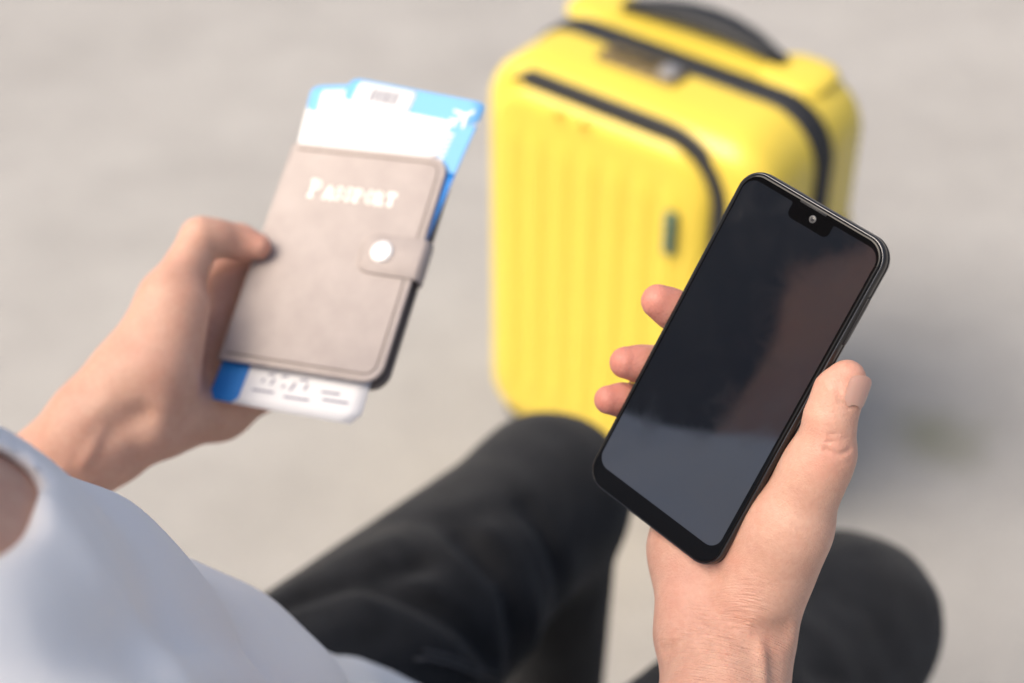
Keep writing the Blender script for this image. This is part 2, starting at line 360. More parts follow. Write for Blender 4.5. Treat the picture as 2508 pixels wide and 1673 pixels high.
# ------------------------------------------------------------------ passport cover (local x to its open edge, y to its top, z out of the front)
QF = ((-0.09510, 0.74651, 0.89778), (0.92324, -0.36566, 0.11799), (0.26205, 0.82383, 0.50263), (-0.28100, -0.43313, 0.85641))
Q = thing('passport_cover', 'taupe leather passport cover with gold lettering and snap strap in the left hand', 'passport cover', frame_matrix(QF))
QW, QL, QT = .0955, .1335, .0095
cr = (.0105, .002, .002, .0105)
def qloop(z, i, sx=0): return [(x + sx, y, z) for x, y in rrect(QW - 2 * i, QL - 2 * i, tuple(max(.0012, c_ - i) for c_ in cr), 8)]
MB().loft([qloop(-.0022, .0004), qloop(-.0019, 0), qloop(-.0007, 0), qloop(-.0002, .0004), qloop(0, .0011)]).build('front_cover', M['leather'], Q)
MB().loft([[(x + .0012, y - .0014, z) for x, y, z in qloop(*a_)] for a_ in ((-QT, .0008), (-QT + .0004, 0), (-QT + .0016, 0), (-QT + .0019, .0004))]).build('back_cover', M['leather_edge'], Q)
MB().loft([[(x - .002, y, z) for x, y in rrect(.086, .122, .004, 4)] for z in (-.0074, -.0025)]).build('passport_booklet', M['passport_page'], Q, smooth=False)
sp = MB(); loops = []
for a in np.linspace(90, 270, 10):
    loops.append([(-QW / 2 + .0015 + (.0040 + e) * math.cos(R(a)), y, -QT / 2 + (QT / 2 + e) * math.sin(R(a))) for e, y in ((0, QL / 2 - .0006), (0, -QL / 2 + .0006), (-.0014, -QL / 2 + .0006), (-.0014, QL / 2 - .0006))])
sp.loft(loops).build('spine', M['leather'], Q)
sl_ = MB()
sl_.tube([(x, y, .0001) for x, y in [(-QW / 2 + .004, -QL / 2 + .0042)] + [(x, y) for x, y in (rrect(QW - .0084, QL - .0084, (.0065, .001, .001, .0065), 8)[-9:] + rrect(QW - .0084, QL - .0084, (.0065, .001, .001, .0065), 8)[:9])] + [(-QW / 2 + .004, QL / 2 - .0042)]], .0005, 6)
sl_.build('edge_crease', M['leather_crease'], Q)
# stitches: short raised threads along three edges
st = MB(); li = [(x, y) for x, y in rrect(QW - .0058, QL - .0058, (.0078, .001, .001, .0078), 8)]
P2 = [np.array(p) for p in li]; P2 = P2[-9:] + P2[:9]
P2 = [np.array((-QW / 2 + .004, -QL / 2 + .0029))] + P2 + [np.array((-QW / 2 + .004, QL / 2 - .0029))]
acc = 0.
for a, b_ in zip(P2[:-1], P2[1:]):
    d = b_ - a; L = np.linalg.norm(d); t = -acc
    if L < 1e-6: continue
    while t + .0019 < L + .0005:
        if t >= 0:
            p = a + d * ((t + .0009) / L); st.box((p[0], p[1], .0001), (.0018, .00055, .0005), ((d[0] / L, d[1] / L, 0), (-d[1] / L, d[0] / L, 0), (0, 0, 1)))
        t += .0026
    acc = (L - t)
o = st.build('stitching', M['stitch'], Q, smooth=False); o['kind'] = 'stuff'
# strap from the back over the open edge on to the front
SY = .0050
def strap_sec(x, z, nx_, nz_, hw): return [(x + nx_ * e, SY + yy, z + nz_ * e) for yy, e in ((-hw, 0), (-hw + .0006, .0009), (hw - .0006, .0009), (hw, 0))]
xr = QW / 2
cs = [(xr - .034, .0002, 0, 1, .0062), (xr - .0325, .0003, 0, 1, .0088), (xr - .030, .0004, 0, 1, .0105), (xr - .026, .0004, 0, 1, .0118), (xr - .010, .0004, 0, 1, .0120), (xr + .0005, .0003, .1, 1, .0120)]
cs += [(xr + .0006 + .0022 * math.cos(R(a)), -QT / 2 + (QT / 2 + .0003) * math.sin(R(a)), math.cos(R(a)), math.sin(R(a)), .0120) for a in (65, 40, 15, -15, -40, -65)]
cs += [(xr - .004, -QT - .0003, 0, -1, .0120), (xr - .03, -QT - .0003, 0, -1, .0120)]
MB().loft([strap_sec(*c_) for c_ in cs]).build('strap', M['leather'], Q)
bt = []
for r_, z in ((.0063, .0010), (.0063, .0022), (.0056, .0030), (.0034, .0033)):
    bt.append([(xr - .0208 + r_ * math.cos(a), SY + .0012 + r_ * math.sin(a), z) for a in np.linspace(0, 2 * math.pi, 28, endpoint=False)])
MB().loft(bt).build('snap_button', M['snap'], Q)
# gold lettering PASSPORT in small capitals
LET = {'P': [[(0, 0), (0, 1)], arc(.05, .74, .5, .26, 90, -90, 9), [(0, 1), (.06, 1)], [(0, .48), (.06, .48)], [(-.16, 0), (.16, 0)], [(-.16, 1), (.02, 1)]],
       'A': [[(-.02, 0), (.33, 1)], [(.33, 1), (.68, 0)], [(.11, .36), (.55, .36)], [(-.14, 0), (.1, 0)], [(.54, 0), (.82, 0)]],
       'S': [arc(.28, .76, .26, .24, 20, 270, 10) + arc(.28, .26, .28, .26, 90, -160, 10)],
       'O': [arc(.36, .5, .36, .5, 0, 360, 18)],
       'R': [[(0, 0), (0, 1)], arc(.05, .74, .44, .26, 90, -90, 9), [(0, 1), (.06, 1)], [(0, .48), (.06, .48)], [(.14, .48), (.55, 0)], [(-.14, 0), (.14, 0)], [(-.14, 1), (.02, 1)], [(.45, 0), (.68, 0)]],
       'T': [[(.35, 0), (.35, 1)], [(0, 1), (.7, 1)], [(.2, 0), (.5, 0)], [(0, 1), (0, .82)], [(.7, 1), (.7, .82)]]}
def write(text, x, y, h, adv, sw, material, parent, first=None, name='lettering', z=.00005, rot=0):
    cx = 0.
    for i, ch in enumerate(text):
        hh = first if (first and i == 0) else h
        mb_ = MB()
        for s_ in LET[ch]:
            q = [(cx + px * hh * .78, py * hh) for px, py in s_]
            q = [(x + a * math.cos(rot) - b_ * math.sin(rot), y + a * math.sin(rot) + b_ * math.cos(rot)) for a, b_ in q]
            ribbon(mb_, q, sw, z)
        mb_.build(name, material, parent, smooth=False); cx += adv * (hh / h if first and i == 0 else 1)
write('PASSPORT', -.0270, .0345, .0070, .0063, .0017, M['gold'], Q, first=.0098, name='letter')

# ------------------------------------------------------------------ boarding passes tucked in the cover
def bpass(label, mtx_loc, sections, bend):
    """a thin paper card; sections = list of (part name, material, x0, x1, y0, y1) printed rectangles laid on it"""
    o = thing('boarding_pass', label, 'boarding pass', frame_matrix(QF) @ mtx_loc, 'boarding passes in the passport cover')
    return o
def card(parent, name, material, x0, x1, y0, y1, z, bendf, r=.0, th=.00025, ny=24):
    vv = []; ff = []; nxx = 10
    for i in range(ny + 1):
        y = y0 + (y1 - y0) * i / ny; e = min(y - y0, y1 - y)
        ins = (r - math.sqrt(max(0, r * r - (r - e) ** 2))) if e < r else 0
        for j in range(nxx + 1):
            x = x0 + ins + (x1 - x0 - 2 * ins) * j / nxx
            vv.append((x, y, z + bendf(x, y)))
    k = len(vv); vv += [(a, b_, c_ - th) for a, b_, c_ in vv]
    for i in range(ny):
        for j in range(nxx):
            a = i * (nxx + 1) + j; ff.append((a, a + 1, a + nxx + 2, a + nxx + 1)); ff.append((k + a, k + a + nxx + 1, k + a + nxx + 2, k + a + 1))
    rim = [j for j in range(nxx + 1)] + [i * (nxx + 1) + nxx for i in range(1, ny + 1)] + [ny * (nxx + 1) + j for j in range(nxx - 1, -1, -1)] + [i * (nxx + 1) for i in range(ny - 1, 0, -1)]
    for a, b_ in zip(rim, rim[1:] + rim[:1]): ff.append((b_, a, a + k, b_ + k))
    return obj(name, vv, ff, material, parent)
TOP = QL / 2
def passA():
    mt = Matrix.Translation((0, 0, -.0030)) @ Matrix.Rotation(R(-5.8), 4, 'Z')
    o = thing('boarding_pass', 'front blue and white boarding pass, its barcode and white plane emblem above the cover', 'boarding pass', frame_matrix(QF) @ mt, 'boarding passes in the passport cover')
    f = lambda x, y: (.0016 * max(0, (y - .05) / .05) ** 2) * -1
    x0, x1, y0, y1 = -.0405, .0462, -.052, .1105
    card(o, 'paper', M['paper'], x0, x1, y0, y1, 0, f, .005)
    card(o, 'header_band', M['pass_light'], x0 + .0001, x1 - .0001, .0950, y1 - .0001, .00012, f, .005, .0001)
    card(o, 'side_band', M['pass_light'], .0312, x1 - .0001, .064, .0949, .00012, f, 0, .0001)
    card(o, 'shaded_band', M['pass_blue'], .0312, x1 - .0001, y0 + .004, .0639, .00012, f, 0, .0001)  # deeper blue: shade inside the cover painted into the side band
    bp = card(o, 'barcode_panel', M['paper'], -.0340, .0030, .0935, .1088, .00026, f, .001, .0001, 6)
    xx = -.0240
    for k, wd in enumerate((.0016, .0009, .0013, .0008, .0016, .0009, .0013, .0009)):
        card(bp, 'barcode_bar', M['print_dark'], xx, xx + wd, .0975, .1060, .0004, f, 0, .0001, 2); xx += wd + .0012
    pl = MB()      # aeroplane emblem
    cx, cy, c_, s_ = .0362, .0992, math.cos(R(45)), math.sin(R(45))
    for a in ([(-.0060, 0), (.0062, 0)], [(.0016, 0), (-.0030, .0064)], [(.0016, 0), (-.0030, -.0064)], [(-.0050, 0), (-.0070, .0026)], [(-.0050, 0), (-.0070, -.0026)]):
        ribbon(pl, [(cx + x * c_ - y * s_, cy + x * s_ + y * c_) for x, y in a], .0019, .0000)
    pl.v = [(x, y, z + .0003 + f(x, y)) for x, y, z in pl.v]; pl.build('plane_emblem', M['paper'], o, smooth=False)
    tx = MB()
    for k in range(7): ribbon(tx, [(.0325 + (k % 2) * .0003, .0680 + k * .0031), (.0352, .0680 + k * .0031)], .0017, .0003)
    tx.v = [(x, y, z + f(x, y)) for x, y, z in tx.v]; tx.build('side_print', M['paper'], o, smooth=False)
    for x, y in ((.0135, .0745), (.029, .071), (.021, .0665), (.033, .0665)):
        q = MB(); ribbon(q, [(x, y), (x + .002, y + .0012)], .0008, .0003); q.v = [(a, b_, c2 + f(a, b_)) for a, b_, c2 in q.v]; q.build('print_mark', M['print_dark'], o, smooth=False)
def passB():
    mt = Matrix.Translation((0, 0, -.0048)) @ Matrix.Rotation(R(7), 4, 'Z')
    o = thing('boarding_pass', 'rear boarding pass behind the other one, only its blue left corner above the cover', 'boarding pass', frame_matrix(QF) @ mt, 'boarding passes in the passport cover')
    f = lambda x, y: -.0016 * max(0, (y - .05) / .05) ** 2
    x0, x1, y0, y1 = -.0400, .0080, -.045, .1132
    card(o, 'paper', M['paper'], x0, x1, y0, y1, 0, f, .005)
    card(o, 'header_band', M['pass_light'], x0 + .0001, x1 - .0001, .0953, y1 - .0001, .00012, f, .005, .0001)
    bp = card(o, 'barcode_panel', M['paper'], -.0327, -.0040, .0935, .1096, .00026, f, .001, .0001, 6)
    card(bp, 'barcode_bar', M['print_dark'], -.0190, -.0168, .0970, .1060, .0004, f, 0, .0001, 2)
def passC():
    mt = Matrix.Translation((0, 0, -.0062)) @ Matrix.Rotation(R(.5), 4, 'Z')
    o = thing('boarding_pass', 'white boarding pass with a blue end sticking out below the passport cover', 'boarding pass', frame_matrix(QF) @ mt, 'boarding passes in the passport cover')
    f = lambda x, y: .0030 * max(0, (-y - .05) / .04) ** 2 * (1 - (x + .04) / .05)
    x0, x1, y0, y1 = -.0490, .0395, -.0885, .060
    card(o, 'paper', M['paper'], x0, x1, y0, y1, 0, f, .005)
    card(o, 'blue_end', M['pass_blue'], x0 + .0001, x0 + .0175, y0 + .0001, -.05, .00012, f, .003, .0001, 12)
    for x, y, dx, dy in ((-.0215, -.0735, .0008, .0012), (-.0160, -.0745, .0010, .0032), (-.0090, -.0750, .0010, .0010), (-.0040, -.0760, .0016, .0044), (.0040, -.0745, .0008, .0030), (-.0250, -.0790, .012, .0002), (-.0060, -.0800, .014, .0002), (.0140, -.0740, .010, .0002), (.0160, -.0780, .014, .0002),
                         (-.0190, -.0690, .0030, .0006), (-.0110, -.0690, .0030, .0006), (.0000, -.0695, .004, .0006)):
        q = MB(); ribbon(q, [(x, y), (x + dx, y + dy)], .0012, .0003); q.v = [(a, b_, c2 + f(a, b_)) for a, b_, c2 in q.v]; q.build('print_mark', M['print_soft'], o, smooth=False)
passA(); passB(); passC()

# ------------------------------------------------------------------ signed distance modelling of the figure
def V(p): return np.array(p, float)
def cone(a, b_, ra, rb_, k=.008, flat=None): return dict(t='c', a=V(a), b=V(b_), ra=ra, rb=rb_, k=k, flat=flat, c=(V(a) + V(b_)) / 2, R=np.linalg.norm(V(a) - V(b_)) / 2 + max(ra, rb_))
def ell(c_, r, axes=((1, 0, 0), (0, 1, 0), (0, 0, 1)), k=.008):
    A = np.array(axes, float); A /= np.linalg.norm(A, axis=1)[:, None]; return dict(t='e', c=V(c_), r=V(r), A=A, k=k, R=max(r))
def chain(pts, rs, k=.004): return [cone(pts[i], pts[i + 1], rs[i], rs[i + 1], k) for i in range(len(pts) - 1)]
def prim_d(p, P):
    if p['t'] == 'c':
        a, b_ = p['a'], p['b']; ba = b_ - a; pa = P - a
        if p['flat'] is not None:
            n_, s_ = p['flat']; n_ = np.array(n_, float); n_ /= np.linalg.norm(n_)
            pa = pa + np.outer((pa @ n_) * (s_ - 1), n_); ba = ba + n_ * (ba @ n_) * (s_ - 1)
        t = np.clip(pa @ ba / max(ba @ ba, 1e-12), 0, 1)
        d = np.sqrt(((pa - t[:, None] * ba) ** 2).sum(1)) - (p['ra'] + (p['rb'] - p['ra']) * t)
        return d / (math.sqrt(p['flat'][1]) if p['flat'] is not None else 1)
    q = (P - p['c']) @ p['A'].T; k0 = np.sqrt(((q / p['r']) ** 2).sum(1)); k1 = np.sqrt(((q / p['r'] ** 2) ** 2).sum(1))
    return k0 * (k0 - 1) / np.maximum(k1, 1e-6)
def smin(a, b_, k):
    h = np.clip(.5 + .5 * (b_ - a) / k, 0, 1); return b_ + (a - b_) * h - k * h * (1 - h)
def poly_d(pl, P):
    d = np.full(len(P), 1e9)
    for a, b_ in zip(pl[:-1], pl[1:]):
        ba = b_ - a; t = np.clip((P - a) @ ba / max(ba @ ba, 1e-12), 0, 1); d = np.minimum(d, ((P - a - t[:, None] * ba) ** 2).sum(1))
    return np.sqrt(d)
class Field:
    def __init__(s): s.base = []; s.units = []; s.mods = []; s.subs = []
    def add(s, *p): s.base += p
    def finger(s, prims, kp=.006): s.units.append((prims, kp))
    def groove(s, pts, amp, w_):
        P_ = np.array(pts, float); lo, hi = P_.min(0), P_.max(0); s.mods.append(([p for p in P_], amp, w_, (lo + hi) / 2, np.linalg.norm(hi - lo) / 2))
    def cut(s, prim, k=.004): s.subs.append((prim, k))
    def near(s, c, h):
        f = lambda p: np.linalg.norm(c - p['c']) - p['R'] < h + p['k'] + .012
        u = [([q for q in pr], kp) for pr, kp in s.units if any(f(q) for q in pr)]
        md = [m_ for m_ in s.mods if np.linalg.norm(c - m_[3]) < h + m_[4] + 3 * m_[2]]
        return [p for p in s.base if f(p)], u, md, [q for q in s.subs if f(q[0])]
    def ev(s, P, sel):
        base, units, mods, subs = sel; d = np.full(len(P), 1.)
        for p in base: d = smin(d, prim_d(p, P), p['k'])
        out = d
        for prs, kp in units:
            f = np.full(len(P), 1.)
            for p in prs: f = smin(f, prim_d(p, P), p['k'])
            out = np.minimum(out, smin(d, f, kp))
        for p, k in subs: out = -smin(-out, prim_d(p, P), k)
        for pl, amp, w_, _c, _r in mods: out = out + amp * np.exp(-(poly_d(pl, P) / w_) ** 2)
        return out
    def mesh(s, h, B=16):
        allp = s.base + [q for u in s.units for q in u[0]]
        lo = np.min([p['c'] - p['R'] - .03 for p in allp], 0); hi = np.max([p['c'] + p['R'] + .03 for p in allp], 0)
        nb = np.ceil((hi - lo) / (h * B)).astype(int); N = nb * B + 2
        off = np.stack(np.meshgrid(*[np.arange(B + 1)] * 3, indexing='ij'), -1).reshape(-1, 3)
        keys = []; pos = []; edges = []; hd = h * B * math.sqrt(3) / 2
        for bi in np.ndindex(*nb):
            o3 = np.array(bi) * B; c = lo + (o3 + B / 2) * h
            sel = s.near(c, hd)
            if not sel[0] and not sel[1]: continue
            d0 = s.ev(c[None], sel)[0]
            if abs(d0) > hd * 1.5 + .006: continue
            G = s.ev(lo + (off + o3) * h, sel).reshape(B + 1, B + 1, B + 1)
            sg = G < 0
            if sg.all() or not sg.any(): continue
            cnt = np.zeros((B,) * 3); acc_ = np.zeros((B, B, B, 3))
            for ax in range(3):
                a_ = [slice(None)] * 3; b2 = [slice(None)] * 3; a_[ax] = slice(0, B); b2[ax] = slice(1, B + 1)
                g0, g1 = G[tuple(a_)], G[tuple(b2)]; cr_ = (g0 < 0) != (g1 < 0)
                idx = np.argwhere(cr_)
                if len(idx) == 0: continue
                t = g0[cr_] / (g0[cr_] - g1[cr_]); p = idx.astype(float); p[:, ax] += t
                o_ = [i for i in range(3) if i != ax]
                own = (idx[:, o_[0]] < B) & (idx[:, o_[1]] < B)
                e = idx[own] + o3; edges.append((ax, e, (g0[cr_] < 0)[own]))
                for da in (0, -1):
                    for db in (0, -1):
                        q = idx.copy(); q[:, o_[0]] += da; q[:, o_[1]] += db
                        ok = ((q >= 0) & (q < B)).all(1); q = q[ok]
                        np.add.at(cnt, tuple(q.T), 1); np.add.at(acc_, tuple(q.T), p[ok])
            ci = np.argwhere(cnt > 0)
            if len(ci) == 0: continue
            pp = acc_[tuple(ci.T)] / cnt[tuple(ci.T)][:, None] + o3
            gi = ci + o3; keys.append((gi[:, 0] * N[1] + gi[:, 1]) * N[2] + gi[:, 2]); pos.append(lo + pp * h)
        keys = np.concatenate(keys); pos = np.concatenate(pos); o_ = np.argsort(keys); keys = keys[o_]; pos = pos[o_]
        quads = []
        for ax, e, inside in edges:
            o1, o2 = (ax + 1) % 3, (ax + 2) % 3
            q = []; good = np.ones(len(e), bool)
            for d1, d2 in ((0, 0), (-1, 0), (-1, -1), (0, -1)):
                c_ = e.copy(); c_[:, o1] += d1; c_[:, o2] += d2
                kk = (c_[:, 0] * N[1] + c_[:, 1]) * N[2] + c_[:, 2]; i = np.searchsorted(keys, kk); i = np.clip(i, 0, len(keys) - 1)
                good &= keys[i] == kk; q.append(i)
            q = np.stack(q, 1); q[~inside] = q[~inside][:, ::-1]; quads.append(q[good])
        return pos, np.concatenate(quads)
def fast_mesh(name, pos, quads, material, parent=None, origin=(0, 0, 0), attr=None):
    me = bpy.data.meshes.new(name); pos = pos - np.array(origin)
    me.vertices.add(len(pos)); me.vertices.foreach_set('co', pos.astype(np.float32).ravel())
    me.loops.add(quads.size); me.loops.foreach_set('vertex_index', quads.astype(np.int32).ravel())
    me.polygons.add(len(quads)); me.polygons.foreach_set('loop_start', np.arange(0, quads.size, 4, dtype=np.int32))
    me.update(calc_edges=True); me.polygons.foreach_set('use_smooth', np.ones(len(quads), dtype=bool))
    if attr is not None:
        for k, a in attr.items():
            at_ = me.attributes.new(k, 'FLOAT', 'POINT'); at_.data.foreach_set('value', a.astype(np.float32))
    me.materials.append(material); me.validate()
    o = bpy.data.objects.new(name, me); col.objects.link(o)
    if parent is not None: o.parent = parent
    else: o.location = origin
    return o
ORG = (-.12, .56, 0)

# ---- skeleton
NECK = V((-.225, .375, 1.06)); HEAD = V((-.298, .368, 1.238))
SHL = V((-0.309, 0.521, 0.943)); SHR = V((-.150, .220, 1.015)); TRL = V((-0.270, 0.447, 0.985)); T1 = V((-0.217, 0.361, 1.000)); T2 = V((-0.209, 0.414, 0.905)); T3 = V((-0.189, 0.489, 0.758)); T4 = V((-0.148, 0.565, 0.611))
ELL_ = V((-.375, .618, .700)); ELR = V((.02, .24, .775))
WRL = V((-0.1993, 0.6809, 0.8529)); WRR = V((0.0917, 0.4851, 0.8760))
F = Field()
# head, neck, upper trunk, arms
hx = V((.93, .20, -.30)); hx /= np.linalg.norm(hx); hy = np.cross((0, 0, 1), hx); hy /= np.linalg.norm(hy); hz = np.cross(hx, hy)
def hp_(x, y, z): return HEAD + hx * x + hy * y + hz * z
F.add(ell(hp_(-.012, 0, .025), (.095, .075, .088), (hx, hy, hz), .02), cone(hp_(.035, 0, -.06), hp_(.05, 0, -.075), .045, .028, .03), cone(hp_(.02, .045, -.03), hp_(.045, .02, -.085), .03, .018, .025), cone(hp_(.02, -.045, -.03), hp_(.045, -.02, -.085), .03, .018, .025))
F.add(cone(hp_(.083, 0, .02), hp_(.100, 0, -.012), .007, .0105, .012), cone(hp_(.082, .03, .032), hp_(.085, -.03, .032), .008, .008, .012), cone(hp_(.078, .016, -.048), hp_(.078, -.016, -.048), .008, .008, .01))
for s_ in (1, -1): F.add(ell(hp_(-.01, s_ * .076, .0), (.018, .008, .03), (hx, hy, hz), .006))
F.groove([hp_(.088, .02, -.047), hp_(.094, 0, -.046), hp_(.088, -.02, -.047)], .003, .002)
for s_ in (1, -1): F.groove([hp_(.085, s_ * .02, .016), hp_(.083, s_ * .04, .016)], .006, .010)
F.add(cone(NECK + V((-.01, 0, -.03)), hp_(-.015, 0, -.06), .056, .052, .02))
F.add(cone(TRL, T1, .052, .078, .03), cone(SHL, TRL, .048, .052, .03), cone(T1, SHR, .078, .052, .03), cone(T1, T2, .078, .086, .04), cone(T2, T3, .086, .09, .04))
F.add(cone(SHL, ELL_, .050, .040, .03), cone(SHR, ELR, .050, .040, .03))
nL = (.05, -.75, .66); nR = (-.15, -.70, .70)
F.add(cone(ELL_, WRL, .040, .0245, .02), cone(ELR, WRR, .040, .0235, .02))

# ---- right hand, round the phone
fr_ = ((-.25, -.60, .76), 1.35)
F.add(cone((0.0910, 0.4702, 0.8572), (0.0917, 0.4894, 0.8767), .0248, .0254, .012, fr_))
F.add(cone((0.0777, 0.4978, 0.8809), (0.0787, 0.5279, 0.8980), .0160, .0172, .012), cone((0.0787, 0.5279, 0.8980), (0.0818, 0.5536, 0.9128), .0172, .0145, .012))
F.add(cone((0.0931, 0.5006, 0.8779), (0.0977, 0.5649, 0.9207), .0185, .0155, .014))
F.add(cone((0.1010, 0.4971, 0.8913), (0.1150, 0.5085, 0.9315), .0190, .0165, .012), cone((0.1150, 0.5085, 0.9315), (0.1232, 0.5138, 0.9560), .0165, .0121, .010))
mx = V((.37, .23, .90)); mx /= np.linalg.norm(mx); mv_ = V((-.10, -.785, .62)); mv_ -= mx * (mx @ mv_); mv_ /= np.linalg.norm(mv_)
F.add(ell((0.1062, 0.5112, 0.9043), (.0215, .0350, .0205), (np.cross(mx, mv_), mx, mv_), .010))
F.add(cone((0.1117, 0.5200, 0.9203), (0.1103, 0.5535, 0.9336), .0145, .0125, .012))
F.finger([cone((0.1228, 0.5135, 0.9556), (0.1271, 0.5156, 0.9664), .0121, .0114, .006), cone((0.1271, 0.5156, 0.9664), (0.1283, 0.5208, 0.9794), .0112, .0098, .006), cone((0.1283, 0.5208, 0.9794), (0.1314, 0.5258, 0.9889), .0098, .0092, .005), cone((0.1314, 0.5258, 0.9889), (0.1349, 0.5293, 0.9933), .0092, .0073, .005)], .010)
F.finger(chain([(0.1093, 0.5452, 0.9582), (0.0981, 0.5754, 0.9766), (0.0925, 0.5883, 0.9879), (0.0893, 0.5956, 0.9942)], [.0108, .0096, .0088, .008]), .008)
F.finger(chain([(0.0975, 0.5467, 0.9472), (0.0836, 0.5831, 0.9657), (0.0736, 0.5912, 0.9781), (0.0689, 0.5899, 0.9825), (0.0631, 0.5893, 0.9867)], [.0108, .0094, .0084, .0083, .0075], .003), .008)
F.finger(chain([(0.0871, 0.5447, 0.9339), (0.0736, 0.5747, 0.9479), (0.0622, 0.5826, 0.9568), (0.0562, 0.5805, 0.9590), (0.0495, 0.5790, 0.9611)], [.0105, .0090, .0080, .0078, .0070], .003), .008)
F.finger(chain([(0.0782, 0.5408, 0.9221), (0.0643, 0.5682, 0.9346), (0.0538, 0.5749, 0.9414), (0.0484, 0.5740, 0.9438), (0.0423, 0.5718, 0.9458)], [.0098, .0083, .0074, .0071, .0063], .003), .008)
# ---- left hand, round the cover
fl_ = ((.35, -.70, .62), 1.3)
F.add(cone((-0.2125, 0.6702, 0.8426), (-0.1947, 0.6848, 0.8546), .0290, .0282, .012, fl_))
F.add(cone((-0.1808, 0.6771, 0.8417), (-0.1612, 0.7122, 0.8232), .0180, .0175, .012), cone((-0.1612, 0.7122, 0.8232), (-0.1410, 0.7370, 0.8143), .0175, .0130, .012))
F.add(cone((-0.1953, 0.6936, 0.8481), (-0.1573, 0.7471, 0.8351), .018, .015, .012), cone((-0.1595, 0.7550, 0.8596), (-0.1503, 0.7426, 0.8262), .012, .013, .014))
F.add(cone((-0.1948, 0.6892, 0.8667), (-0.1801, 0.7168, 0.8919), .0205, .0155, .012), cone((-0.1813, 0.6845, 0.8705), (-0.1710, 0.7120, 0.8907), .0200, .0130, .010))
F.add(cone((-0.1692, 0.7562, 0.8708), (-0.1497, 0.7754, 0.8747), .0115, .0105, .010), cone((-0.1689, 0.7397, 0.8532), (-0.1589, 0.7627, 0.8629), .014, .012, .012))
F.finger([cone((-0.1800, 0.7181, 0.8904), (-0.1664, 0.7517, 0.9071), .0150, .0104, .006), cone((-0.1664, 0.7517, 0.9071), (-0.1583, 0.7547, 0.9045), .0106, .0094, .005), cone((-0.1583, 0.7547, 0.9045), (-0.1478, 0.7601, 0.8984), .0094, .0092, .005), cone((-0.1478, 0.7601, 0.8984), (-0.1373, 0.7577, 0.8972), .0092, .0070, .005)], .008)
F.finger(chain([(-0.1629, 0.7617, 0.8697), (-0.1398, 0.7747, 0.8752), (-0.1176, 0.7785, 0.8844), (-0.1028, 0.7808, 0.8916)], [.0105, .0085, .008, .0075]), .006)
F.finger(chain([(-0.1512, 0.7531, 0.8427), (-0.1183, 0.7483, 0.8677), (-0.0989, 0.7503, 0.8751), (-0.0855, 0.7506, 0.8808)], [.0105, .009, .008, .0075]), .008)
F.finger(chain([(-0.1467, 0.7441, 0.8281), (-0.1146, 0.7262, 0.8578), (-0.0978, 0.7289, 0.8646), (-0.0857, 0.7283, 0.8695)], [.0105, .009, .008, .0075]), .008)
F.finger(chain([(-0.1415, 0.7332, 0.8175), (-0.1183, 0.7087, 0.8477), (-0.1064, 0.7092, 0.8518), (-0.0967, 0.7093, 0.8562)], [.0105, .0085, .0075, .007]), .008)
HG = [([(.0817, .4983, .9112), (.0790, .4931, .9049), (.0838, .4834, .9021), (.0975, .4757, .9001), (.1126, .4796, .8971)], .0042, .0055),
      ([(.0790, .4931, .9049), (.0838, .4834, .9021), (.0975, .4757, .9001)], .0008, .0012),
      ([(.0631, .4828, .8830), (.0697, .4794, .8911), (.0767, .4808, .8971)], .0018, .0020),
      ([(.1032, .4750, .8983), (.1030, .4687, .8920), (.1026, .4616, .8874), (.1015, .445, .875)], -.0017, .0034),
      ([(.1090, .4735, .8965), (.1100, .4680, .8900), (.1105, .461, .884)], .0014, .0040),
      ([(.0810, .4730, .8952), (.0801, .4600, .8914), (.0790, .445, .880)], .0011, .0050),
      ([(.0690, .4850, .9000), (.0720, .4960, .9110), (.0740, .5051, .9132)], .0005, .0022),
      ([(.1248, .5065, .9752), (.1299, .5050, .9735), (.1350, .5082, .9735)], .0010, .0010),
      ([(.1255, .5085, .9775), (.1299, .5070, .9788), (.1350, .5100, .9790)], .0006, .0008),
      ([(.1262, .5095, .9805), (.1310, .5085, .9815), (.1352, .5110, .9812)], .0005, .0008),
      ([(.1250, .5055, .9700), (.1300, .5040, .9690), (.1345, .5065, .9692)], .0004, .0010),
      ([(.1165, .5103, .9745), (.1205, .5065, .9760)], .0005, .0010),
      ([(.1290, .5189, .9975), (.1298, .5159, .9925), (.1338, .5150, .9900), (.1365, .5172, .9905)], .0008, .0012),
      ([(-.2069, .6506, .8554), (-.1970, .655, .860), (-.1875, .6593, .8625)], .0028, .0065),
      ([(-.1771, .6630, .8622), (-.1821, .6570, .8497)], -.0040, .0100),
      ([(-.2190, .640, .842), (-.2080, .651, .857)], -.0016, .0035), ([(-.2290, .645, .838), (-.2130, .659, .862), (-.2040, .664, .869)], -.0014, .0030)]
for a_ in HG: F.groove(*a_)
pos, quads = F.mesh(.0016)
tips = [V((0.0621, 0.5900, 0.9862)), V((0.0484, 0.5796, 0.9606)), V((0.0414, 0.5723, 0.9454)), V((0.1345, 0.5277, 0.9946)), V((-0.1373, 0.7582, 0.8969))]
